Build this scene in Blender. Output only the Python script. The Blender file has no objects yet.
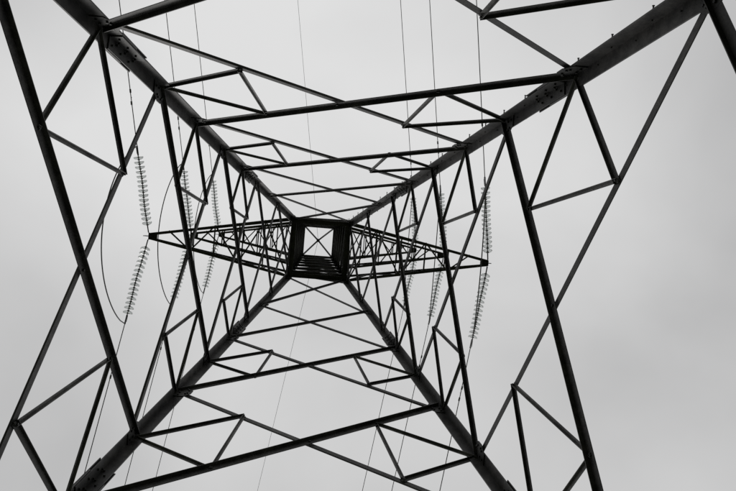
import bpy, math, random
from mathutils import Vector, Matrix
random.seed(7)
H=33.0;T=0.136;ZC=1.6
scene=bpy.context.scene

# ------------------------------------------------------------------ materials
def nodes_of(m):
    m.use_nodes=True
    return m.node_tree.nodes,m.node_tree.links,m.node_tree.nodes['Principled BSDF']
def steel(name,c1,c2,rough=.5,metal=.25,scale=6):
    m=bpy.data.materials.new(name);N,Lk,b=nodes_of(m)
    tc=N.new('ShaderNodeTexCoord');n1=N.new('ShaderNodeTexNoise');n1.inputs['Scale'].default_value=scale
    n1.inputs['Detail'].default_value=8;n1.inputs['Roughness'].default_value=.75
    r=N.new('ShaderNodeValToRGB');r.color_ramp.elements[0].position=.38;r.color_ramp.elements[1].position=.64
    r.color_ramp.elements[0].color=(*c1,1);r.color_ramp.elements[1].color=(*c2,1)
    Lk.new(tc.outputs['Object'],n1.inputs['Vector']);Lk.new(n1.outputs['Fac'],r.inputs['Fac'])
    # large patches of older / newer paint
    n3=N.new('ShaderNodeTexNoise');n3.inputs['Scale'].default_value=.9;n3.inputs['Detail'].default_value=3
    r3=N.new('ShaderNodeMapRange');r3.inputs['From Min'].default_value=.3;r3.inputs['From Max'].default_value=.7;r3.inputs['To Min'].default_value=.5;r3.inputs['To Max'].default_value=1.6
    Lk.new(tc.outputs['Object'],n3.inputs['Vector']);Lk.new(n3.outputs['Fac'],r3.inputs['Value'])
    ml=N.new('ShaderNodeVectorMath');ml.operation='SCALE';Lk.new(r.outputs['Color'],ml.inputs[0]);Lk.new(r3.outputs['Result'],ml.inputs['Scale'])
    Lk.new(ml.outputs['Vector'],b.inputs['Base Color'])
    n2=N.new('ShaderNodeTexNoise');n2.inputs['Scale'].default_value=40;n2.inputs['Detail'].default_value=5
    Lk.new(tc.outputs['Object'],n2.inputs['Vector'])
    bp=N.new('ShaderNodeBump');bp.inputs['Strength'].default_value=.4;bp.inputs['Distance'].default_value=.005
    Lk.new(n2.outputs['Fac'],bp.inputs['Height']);Lk.new(bp.outputs['Normal'],b.inputs['Normal'])
    b.inputs['Roughness'].default_value=rough;b.inputs['Metallic'].default_value=metal
    return m
M_leg=steel('dark_weathered_steel',(.010,.010,.010),(.055,.053,.051))
M_plate=steel('gusset_steel',(.008,.008,.008),(.035,.035,.033))
M_br=steel('weathered_steel_bracing',(.012,.012,.012),(.06,.058,.056))
M_thin=steel('galvanised_steel_thin',(.04,.04,.04),(.16,.158,.155),.5,.2,3)
M_wire=steel('aluminium_conductor',(.05,.05,.05),(.1,.1,.1),.5,.5,2)
def glass_mat():
    m=bpy.data.materials.new('insulator_glass');N,Lk,b=nodes_of(m)
    tc=N.new('ShaderNodeTexCoord');n=N.new('ShaderNodeTexNoise');n.inputs['Scale'].default_value=9
    r=N.new('ShaderNodeValToRGB');r.color_ramp.elements[0].color=(.62,.65,.64,1);r.color_ramp.elements[1].color=(.85,.87,.86,1)
    Lk.new(tc.outputs['Object'],n.inputs['Vector']);Lk.new(n.outputs['Fac'],r.inputs['Fac']);Lk.new(r.outputs['Color'],b.inputs['Base Color'])
    b.inputs['Roughness'].default_value=.08;b.inputs['Transmission Weight'].default_value=.85;b.inputs['IOR'].default_value=1.2
    return m
M_glass=glass_mat()

# ------------------------------------------------------------------ mesh accumulation
class Acc:
    def __init__(s,name,mat):s.n=name;s.v=[];s.f=[];s.m=mat
    def add(s,vs,fs):
        o=len(s.v);s.v+= [tuple(x) for x in vs];s.f+=[tuple(i+o for i in f) for f in fs]
    def build(s,parent=None,smooth=False):
        me=bpy.data.meshes.new(s.n);me.from_pydata(s.v,[],s.f);me.validate();me.update()
        me.materials.append(s.m)
        if smooth:
            for p in me.polygons:p.use_smooth=True
        ob=bpy.data.objects.new(s.n,me);scene.collection.objects.link(ob)
        if parent:ob.parent=parent
        return ob
def V(*a):return Vector(a)
def angle(acc,A,B,u,v,a,t,centre=False,b=None):
    """rolled steel angle from A to B, flanges along u (length a) and v (length b)"""
    b=b or a
    d=(B-A).normalized();v=(v-d*v.dot(d)).normalized();u=(u-d*u.dot(d));u=(u-v*u.dot(v)).normalized()
    off=-a/2 if centre else 0
    pr=[(0,0),(a,0),(a,t),(t,t),(t,b),(0,b)]
    vs=[P+u*(x+off)+v*y for P in (A,B) for x,y in pr]
    fs=[(i,(i+1)%6,(i+1)%6+6,i+6) for i in range(6)]+[(0,1,2,3),(0,3,4,5),(6,9,8,7),(6,11,10,9)]
    acc.add(vs,fs)
def brace(acc,A,B,n,a,t,off=0,flip=1,over=0.0,b=None):
    """in-plane bracing angle, n = inward face normal, off= shift along n"""
    d=(B-A).normalized();A=A-d*over;B=B+d*over
    off+=random.uniform(-.0025,.0025)
    u=d.cross(n).normalized()
    if u.z>0:u=-u
    angle(acc,A+n*off,B+n*off,u*1,n*flip,a,t,True,b)
def hexbolt(acc,P,n,r=.02,h=.018):
    n=n.normalized();x=n.orthogonal().normalized();y=n.cross(x)
    vs=[P+x*r*math.cos(k*math.pi/3)+y*r*math.sin(k*math.pi/3)+n*z for z in(0,h) for k in range(6)]
    acc.add(vs,[(k,(k+1)%6,(k+1)%6+6,k+6) for k in range(6)]+[tuple(range(6,12)),tuple(range(5,-1,-1))])
def plate(acc,C,ux,uy,n,pts,t):
    k=len(pts)
    vs=[C+ux*x+uy*y+n*z for z in(0,t) for x,y in pts]
    acc.add(vs,[(i,(i+1)%k,(i+1)%k+k,i+k) for i in range(k)]+[tuple(range(k,2*k)),tuple(range(k-1,-1,-1))])
def rod(acc,A,B,r,seg=6):
    d=(B-A).normalized();x=d.orthogonal().normalized();y=d.cross(x)
    vs=[P+x*r*math.cos(2*math.pi*k/seg)+y*r*math.sin(2*math.pi*k/seg) for P in(A,B) for k in range(seg)]
    acc.add(vs,[(k,(k+1)%seg,(k+1)%seg+seg,k+seg) for k in range(seg)]+[tuple(range(seg)),tuple(range(2*seg-1,seg-1,-1))])
def tube(acc,pts,r,seg=6):
    vs=[]
    for i,P in enumerate(pts):
        d=(pts[min(i+1,len(pts)-1)]-pts[max(i-1,0)]).normalized()
        y=d.cross(V(0,0,1));y=y.normalized() if y.length>1e-4 else V(1,0,0);x=y.cross(d).normalized()
        vs+=[P+x*r*math.cos(2*math.pi*k/seg)+y*r*math.sin(2*math.pi*k/seg) for k in range(seg)]
    fs=[(i*seg+k,i*seg+(k+1)%seg,(i+1)*seg+(k+1)%seg,(i+1)*seg+k) for i in range(len(pts)-1) for k in range(seg)]
    acc.add(vs,fs)

# ------------------------------------------------------------------ pylon
pylon=bpy.data.objects.new('electricity_pylon',None);scene.collection.objects.link(pylon)
legs=Acc('legs',M_leg);diag=Acc('diagonal_bracing',M_br);thin=Acc('secondary_bracing',M_thin);plates=Acc('gusset_plates',M_plate)
cage=Acc('upper_cage',M_br);arms=Acc('crossarms',M_br);armb=Acc('crossarm_lacing',M_br);bolts=Acc('bolts',M_plate);steps=Acc('step_bolts',M_leg)
SG=[(-1,-1),(1,-1),(1,1),(-1,1)]
ZW=25.34;ZT=38.1
HW=T*(H-ZW);HT=.885
def hw(z):
    return T*(H-z) if z<=ZW else HW+(HT-HW)*(z-ZW)/(ZT-ZW)
# main legs
secs=[(0.0,11.1,.215,.022),(11.0,18.7,.192,.02),(18.6,ZW+.02,.17,.018)]
for sx,sy in SG:
    u=V(-sx,0,0);v=V(0,-sy,0)
    for za,zb,a,t in secs:
        A=V(sx*hw(za),sy*hw(za),za);B=V(sx*hw(zb),sy*hw(zb),zb)
        angle(legs,A,B,u,v,a,t)
    angle(legs,V(sx*(hw(ZW)),sy*hw(ZW),ZW-.3),V(sx*hw(ZT),sy*hw(ZT),ZT+.05),u,v,.14,.014)
    # splices (cover angles with rows of bolts) 
    for zs,a,t,ln in ((11.05,.232,.016,.8),(18.65,.205,.014,.6),(ZW-.1,.185,.013,.5),(4.6,.22,.016,.7)):
        o=.017
        A=V(sx*(hw(zs-ln/2)+o),sy*(hw(zs-ln/2)+o),zs-ln/2);B=V(sx*(hw(zs+ln/2)+o),sy*(hw(zs+ln/2)+o),zs+ln/2)
        angle(plates,A,B,u,v,a,t)
        A2=A+V(-sx*(o+.024),-sy*(o+.024),0);B2=B+V(-sx*(o+.024),-sy*(o+.024),0)
        angle(plates,A2,B2,u,v,a-.05,t)
        for i in range(6):
            P=A.lerp(B,(i+.5)/6)
            for q in ((.09,) if i%2 else (.15,)):
                hexbolt(bolts,P+u*q+v*(.06),v,.017,.02);hexbolt(bolts,P+v*q+u*(.06),u,.017,.02)
                hexbolt(bolts,P+u*q,-v,.02,.02);hexbolt(bolts,P+v*q,-u,.02,.02)
# step bolts on one leg
for sx,sy in ((1,-1),):
    z=3.0;i=0
    while z<ZT-.3:
        P=V(sx*hw(z),sy*hw(z),z)
        if i%2: a=P+V(-sx*.09,0,0);d=V(0,sy,0)
        else: a=P+V(0,-sy*.09,0);d=V(sx,0,0)
        rod(steps,a-d*.04,a+d*.12,.009);rod(steps,a+d*.12,a+d*.13,.015)
        z+=.38;i+=1

INS=.095
def fpt(face,s,z,ins=INS):
    w=hw(z)
    if face=='N':return V(s*(w-ins),-w,z)
    if face=='S':return V(s*(w-ins),w,z)
    if face=='W':return V(-w,s*(w-ins),z)
    return V(w,s*(w-ins),z)
NORM={'N':V(0,1,-T).normalized(),'S':V(0,-1,-T).normalized(),'W':V(1,0,-T).normalized(),'E':V(-1,0,-T).normalized()}
lev={'N':[4.7,10.33,14.31,17.9,21.2,ZW],'S':[5.2,10.5,14.5,18.0,21.3,ZW],
     'W':[3.2,7.82,12.49,16.2,19.6,22.6,ZW],'E':[3.2,7.9,12.49,16.2,19.6,22.6,ZW]}
thick_low={'N':{-1:True,1:False},'S':{-1:False,1:True},'W':{-1:False,1:True},'E':{-1:True,1:False}}
def gusset(face,s,z,sc=1):
    n=NORM[face];P=fpt(face,s,z,.05)
    up=(fpt(face,s,z+.5,0)-fpt(face,s,z-.5,0)).normalized();ux=up.cross(n)
    c=V(0,0,z)
    if ux.dot(c-P)<0:ux=-ux
    pts=[(-.03,-.24*sc),(.14*sc,-.22*sc),(.24*sc,-.07*sc),(.24*sc,.07*sc),(.14*sc,.22*sc),(-.03,.24*sc)]
    plate(plates,P+n*.0255,ux,up,n,pts,.011)
    for (x,y) in ((.03,-.17),(.03,-.06),(.03,.06),(.03,.17),(.14,-.1),(.17,-.06),(.14,.1),(.17,.06)):
        hexbolt(bolts,P+n*.037+ux*x*sc+up*y*sc,n,.018,.02)
for face,L in lev.items():
    n=NORM[face]
    f=-1 if face in 'WS' else 1      # which diagonal passes in front
    for i in range(len(L)-1):
        zl,zu=L[i],L[i+1]
        a=.12 if zu<15.5 else (.104 if zu<20 else .085)
        a2=.092 if zu<15.5 else (.086 if zu<20 else .076)
        PL={s:fpt(face,s,zl) for s in(-1,1)};PU={s:fpt(face,s,zu) for s in(-1,1)}
        wa,wb=hw(zl)-INS,hw(zu)-INS;sl=wa/(wa+wb)
        brace(diag,PL[f],PU[-f],n,a,.010,.026,1,.08,a*.6)
        brace(diag,PL[-f],PU[f],n,a2,.009,-.004,-1,.08,a2*.8)
        X=PL[-1].lerp(PU[1],sl)
        hexbolt(bolts,X+n*.036,n,.02,.02);hexbolt(bolts,X-n*.014,-n,.02,.02)
        if zu<19.8:
            for s in(-1,1):
                zm=(zl+zu)/2
                other=[q for q in lev['W' if face in 'NS' else 'N'] if zl<q<zu]
                if other: zm=other[-1]
                mid=fpt(face,s,zm,.09)
                ql=PL[s].lerp(X,.52);qu=PU[s].lerp(X,.52)
                tl=thick_low[face][s]
                brace(diag if tl else thin,mid,ql,n,.078 if tl else .054,.007,.006,1,.02,.045)
                brace(thin if tl else diag,mid,qu,n,.054 if tl else .078,.007,.016,1,.02,.045)
                brace(thin,ql,qu,n,.05,.006,.011,1,.02,.04)
                for q in (ql,qu):
                    hexbolt(bolts,q+n*.038,n,.016,.016)
        if zu<23:
            for s in(-1,1):gusset(face,s,zu,1 if zu<15 else .8)
    if face in 'WE':
        for s in(-1,1):
            brace(diag,fpt(face,s,.35),fpt(face,0,3.2,0),n,.09,.01,.04,1)
        brace(diag,fpt(face,-1,3.2),fpt(face,1,3.2),n,.1,.01,.03,1,.05)
    else:
        for s in(-1,1):
            brace(diag,fpt(face,s,.35),V(0,fpt(face,1,L[0]).y,L[0]),n,.09,.01,.04,1)
        brace(diag,fpt(face,-1,L[0]),fpt(face,1,L[0]),n,.1,.01,.03,1,.05)
# upper cage
CT=(HW-HT)/(ZT-ZW)
CN={'N':V(0,1,-CT).normalized(),'S':V(0,-1,-CT).normalized(),'W':V(1,0,-CT).normalized(),'E':V(-1,0,-CT).normalized()}
CL=[ZW,27.15,28.95,30.8,32.6,34.4,36.3,ZT]
for face in 'NSWE':
    n=CN[face]
    for i,z in enumerate(CL):
        brace(cage,fpt(face,-1,z,.02),fpt(face,1,z,.02),n,.15 if i==0 else (.12 if i==7 else .085),.01,.02,1,.0)
        if i<7:
            z2=CL[i+1]
            brace(cage,fpt(face,-1,z,.04),fpt(face,1,z2,.04),n,.072,.007,.035,1)
            brace(cage,fpt(face,1,z,.04),fpt(face,-1,z2,.04),n,.072,.007,-.003,-1)
# earth wire peak
PK=41.6
for sx,sy in SG:
    angle(cage,V(sx*HT,sy*HT,ZT),V(sx*.06,sy*.06,PK),V(-sx,0,0),V(0,-sy,0),.065,.008)
rod(cage,V(0,0,PK-.1),V(0,0,PK+.35),.03,8)
plate(plates,V(0,0,PK),V(1,0,0),V(0,1,0),V(0,0,1),[(-.09,-.09),(.09,-.09),(.09,.09),(-.09,.09)],.02)

# crossarms
ARMS=[(ZW,5.82,5.98,27.15),(30.8,5.38,5.42,32.6),(36.3,5.0,5.02,ZT)]
TIPS=[]
for z,LL,LR,zu in ARMS:
    for s,Lx in((-1,LL),(1,LR)):
        tip=V(s*Lx,0,z+.12);TIPS.append((s,tip))
        bot={};top={}
        NB=6
        for sy in(-1,1):
            b0=V(s*hw(z),sy*hw(z),z);b1=V(s*Lx,sy*.11,z+.06)
            t0=V(s*hw(zu),sy*hw(zu),zu);t1=V(s*Lx,sy*.11,z+.17)
            angle(arms,b0,b1,V(0,-sy,0),V(0,0,1),.095,.01)
            angle(arms,t0,t1,V(0,-sy,0),V(0,0,-1),.08,.009)
            fr=[0]+[1-(1-k/NB)**1.12 for k in range(1,NB+1)]
            bot[sy]=[b0.lerp(b1,q) for q in fr];top[sy]=[t0.lerp(t1,q) for q in fr]
            for k in range(NB):
                nn=V(0,-sy,0)
                if k>0: brace(armb,bot[sy][k],top[sy][k],nn,.05,.006,.01,1)
                if k%2==0: brace(armb,bot[sy][k],top[sy][k+1],nn,.05,.006,.02,1)
                else: brace(armb,top[sy][k],bot[sy][k+1],nn,.05,.006,.02,1)
        for k in range(NB-1):
            if k>0:
                brace(armb,bot[-1][k],bot[1][k],V(0,0,1),.05,.006,.012,1)
            if k%2: brace(armb,bot[-1][k],bot[1][k+1],V(0,0,1),.05,.006,.02,1)
            else: brace(armb,bot[1][k],bot[-1][k+1],V(0,0,1),.05,.006,.02,1)
            if k>0 and k%2==0: brace(armb,top[-1][k],top[1][k],V(0,0,1),.045,.005,-.01,-1)
        # tip plates
        plate(plates,tip+V(-s*.13,0,-.09),V(1,0,0),V(0,1,0),V(0,0,1),[(-.15,-.12),(.15,-.1),(.15,.1),(-.15,.12)],.022)
        plate(plates,tip+V(0,-.012,-.1),V(1,0,0),V(0,0,1),V(0,1,0),[(-.16,-.14),(.08,-.14),(.12,0),(.08,.2),(-.16,.2)],.022)
for A in (legs,diag,thin,plates,cage,arms,armb,bolts,steps):A.build(pylon)

# concrete footings
def concrete():
    m=bpy.data.materials.new('concrete');N,Lk,b=nodes_of(m)
    n=N.new('ShaderNodeTexNoise');n.inputs['Scale'].default_value=8;n.inputs['Detail'].default_value=8
    r=N.new('ShaderNodeValToRGB');r.color_ramp.elements[0].color=(.22,.21,.2,1);r.color_ramp.elements[1].color=(.4,.39,.37,1)
    tc=N.new('ShaderNodeTexCoord');Lk.new(tc.outputs['Object'],n.inputs['Vector']);Lk.new(n.outputs['Fac'],r.inputs['Fac']);Lk.new(r.outputs['Color'],b.inputs['Base Color'])
    b.inputs['Roughness'].default_value=.9
    return m
foot=Acc('footings',concrete())
for sx,sy in SG:
    c=V(sx*(hw(0)-.08),sy*(hw(0)-.08),0)
    vs=[c+V(x*r,y*r,z) for r,z in((.55,-.4),(.5,.3),(.42,.38)) for x,y in((-1,-1),(1,-1),(1,1),(-1,1))]
    foot.add(vs,[(i*4+k,i*4+(k+1)%4,(i+1)*4+(k+1)%4,(i+1)*4+k) for i in range(2) for k in range(4)]+[(8,9,10,11)])
foot.build(pylon)

# ------------------------------------------------------------------ insulators, jumpers, power lines
aN,aS=-.165,-.157
DN=V(math.sin(aN),-math.cos(aN),0);DS=V(math.sin(aS),math.cos(aS),0)
def lathe(acc,P,d,prof,seg=12):
    x=d.orthogonal().normalized();y=d.cross(x)
    vs=[P+d*h+(x*math.cos(2*math.pi*k/seg)+y*math.sin(2*math.pi*k/seg))*r for r,h in prof for k in range(seg)]
    acc.add(vs,[(i*seg+k,i*seg+(k+1)%seg,(i+1)*seg+(k+1)%seg,(i+1)*seg+k) for i in range(len(prof)-1) for k in range(seg)])
def insulator(start,hd,slope0):
    par=bpy.data.objects.new('insulator_string',None);scene.collection.objects.link(par)
    gl=Acc('glass_discs',M_glass);mt=Acc('metal_caps',M_leg)
    P=start.copy();nd=15;pitch=.158
    rod(mt,P,P+(hd+V(0,0,-slope0)).normalized()*.25,.022)
    P=P+(hd+V(0,0,-slope0)).normalized()*.25
    side=hd.cross(V(0,0,1));ph=random.uniform(0,6.28)
    for k in range(nd):
        sl=slope0*(1-.5*k/nd)
        d=(hd+side*(.035*math.sin(ph+k*.55)+random.uniform(-.02,.02))+V(0,0,-sl)).normalized()
        lathe(gl,P,d,[(.03,.012),(.09,.018),(.145,.05),(.162,.095),(.154,.112),(.12,.092),(.07,.085),(.03,.09)])
        lathe(mt,P,d,[(.0,-.01),(.042,0),(.048,.045),(.03,.055),(.016,.06),(.016,.16),(.0,.16)],8)
        P=P+d*pitch
    d=(hd+V(0,0,-.1)).normalized()
    rod(mt,P,P+d*.32,.03);plate(mt,P+d*.05+V(0,0,-.07),d,V(0,0,1),hd.cross(V(0,0,1)),[(0,0),(.2,-.03),(.2,.16),(0,.14)],.02)
    gl.build(par,True);mt.build(par)
    return P+d*.3
def power_line(P,hd,name,r=.015,span=300,sag=9):
    acc=Acc(name,M_wire);pts=[]
    for i in range(81):
        f=(i/80)**1.4;x=f*span
        pts.append(P+hd*x+V(0,0,-4*sag*f*(1-f)))
    tube(acc,pts,r,6)
    # vibration damper near the clamp
    if r>.012:
        c=P+hd*1.6+V(0,0,-.2)
        rod(acc,c-hd*.2,c+hd*.2,.008)
        for q in(-1,1):rod(acc,c+hd*(q*.2-.06),c+hd*(q*.2+.06),.03,8)
        rod(acc,c,c+V(0,0,.09),.012)
    return acc.build()
for s,tip in TIPS:
    ends=[]
    for hd in(DN,DS):
        st=tip+V(0,0,-.1)+hd*.12
        e=insulator(st,hd,.2);ends.append(e)
        power_line(e,hd,'power_line')
    a,b=ends
    # jumper loop under the arm
    jc=Acc('jumper_cable',M_wire)
    out,sag=(.3,2.1) if s<0 else (-.2,1.3)
    pts=[]
    for i in range(41):
        q=i/40;k=(1-(2*q-1)**2)**.75
        pts.append(a.lerp(b,q)+V(s*out*k,0,-sag*k-.03))
    tube(jc,pts,.019,6);jc.build()
for hd in(DN,DS):
    power_line(V(0,0,PK+.3),hd,'earth_wire',.009,300,7)

# ------------------------------------------------------------------ ground
me=bpy.data.meshes.new('ground')
vs=[];fs=[];n=60
for j in range(n+1):
    for i in range(n+1):
        x=(i/n*2-1);y=(j/n*2-1);x=math.copysign(abs(x)**3,x)*1500;y=math.copysign(abs(y)**3,y)*1500
        d=math.hypot(x,y);z=0 if d<12 else .25*math.sin(x*.05)*math.cos(y*.04)*min(1,(d-12)/40)
        vs.append((x,y,z))
for j in range(n):
    for i in range(n):
        k=j*(n+1)+i;fs.append((k,k+1,k+n+2,k+n+1))
me.from_pydata(vs,[],fs);g=bpy.data.objects.new('ground',me);scene.collection.objects.link(g)
m=bpy.data.materials.new('rough_grass');N,Lk,b=nodes_of(m)
tc=N.new('ShaderNodeTexCoord');n1=N.new('ShaderNodeTexNoise');n1.inputs['Scale'].default_value=.6;n1.inputs['Detail'].default_value=12;n1.inputs['Roughness'].default_value=.7
r=N.new('ShaderNodeValToRGB');r.color_ramp.elements[0].position=.3;r.color_ramp.elements[0].color=(.03,.04,.015,1);r.color_ramp.elements[1].position=.7;r.color_ramp.elements[1].color=(.09,.1,.045,1)
Lk.new(tc.outputs['Object'],n1.inputs['Vector']);Lk.new(n1.outputs['Fac'],r.inputs['Fac']);Lk.new(r.outputs['Color'],b.inputs['Base Color']);b.inputs['Roughness'].default_value=.95
bp=N.new('ShaderNodeBump');bp.inputs['Distance'].default_value=.08;n2=N.new('ShaderNodeTexNoise');n2.inputs['Scale'].default_value=12;n2.inputs['Detail'].default_value=8
Lk.new(tc.outputs['Object'],n2.inputs['Vector']);Lk.new(n2.outputs['Fac'],bp.inputs['Height']);Lk.new(bp.outputs['Normal'],b.inputs['Normal'])
me.materials.append(m)

# ------------------------------------------------------------------ overcast sky
w=bpy.data.worlds.new('World');scene.world=w;w.use_nodes=True
N=w.node_tree.nodes;Lk=w.node_tree.links;bg=N['Background']
sky=N.new('ShaderNodeTexSky');sky.sky_type='NISHITA';sky.sun_disc=False;sky.sun_elevation=math.radians(48);sky.sun_rotation=math.radians(200)
hs=N.new('ShaderNodeHueSaturation');hs.inputs['Saturation'].default_value=.08;Lk.new(sky.outputs['Color'],hs.inputs['Color'])
tc=N.new('ShaderNodeTexCoord');mp=N.new('ShaderNodeMapping');mp.inputs['Location'].default_value=(3.1,1.7,.4);Lk.new(tc.outputs['Generated'],mp.inputs['Vector'])
n1=N.new('ShaderNodeTexNoise');n1.inputs['Scale'].default_value=1.8;n1.inputs['Detail'].default_value=5;n1.inputs['Roughness'].default_value=.42;n1.inputs['Distortion'].default_value=.3
Lk.new(mp.outputs['Vector'],n1.inputs['Vector'])
# thinner cloud around the zenith, thicker towards the horizon
dp=N.new('ShaderNodeVectorMath');dp.operation='DOT_PRODUCT';dp.inputs[1].default_value=(.06,.12,.99);Lk.new(tc.outputs['Generated'],dp.inputs[0])
mr=N.new('ShaderNodeMapRange');mr.inputs['From Min'].default_value=.82;mr.inputs['From Max'].default_value=1.0;mr.inputs['To Min'].default_value=-.15;mr.inputs['To Max'].default_value=.12
Lk.new(dp.outputs['Value'],mr.inputs['Value'])
ad=N.new('ShaderNodeMath');ad.operation='ADD';Lk.new(n1.outputs['Fac'],ad.inputs[0]);Lk.new(mr.outputs['Result'],ad.inputs[1])
cr=N.new('ShaderNodeValToRGB');cr.color_ramp.elements[0].position=.25;cr.color_ramp.elements[0].color=(.46,.46,.463,1);cr.color_ramp.elements[1].position=.7;cr.color_ramp.elements[1].color=(.77,.77,.77,1)
Lk.new(ad.outputs['Value'],cr.inputs['Fac'])
sc=N.new('ShaderNodeVectorMath');sc.operation='SCALE';sc.inputs['Scale'].default_value=10.0;Lk.new(cr.outputs['Color'],sc.inputs[0])
mx=N.new('ShaderNodeMix');mx.data_type='RGBA';mx.inputs['Factor'].default_value=.92
Lk.new(hs.outputs['Color'],mx.inputs[6]);Lk.new(sc.outputs['Vector'],mx.inputs[7]);Lk.new(mx.outputs[2],bg.inputs['Color']);bg.inputs['Strength'].default_value=.1
sun=bpy.data.lights.new('sun','SUN');sun.energy=.6;sun.angle=math.radians(20);sun.color=(1,.98,.95)
so=bpy.data.objects.new('sun',sun);scene.collection.objects.link(so);so.rotation_euler=(math.radians(42),0,math.radians(200))

# ------------------------------------------------------------------ camera
cam=bpy.data.cameras.new('camera');co=bpy.data.objects.new('camera',cam);scene.collection.objects.link(co)
cam.sensor_width=36;cam.lens=682.3*36/736;cam.clip_start=.05;cam.clip_end=4000
co.location=(-.174,-.782,ZC);co.rotation_euler=(math.pi-.0273,.0757,-.0826)
scene.camera=co
scene.view_settings.view_transform='Standard';scene.view_settings.look='None';scene.view_settings.exposure=0
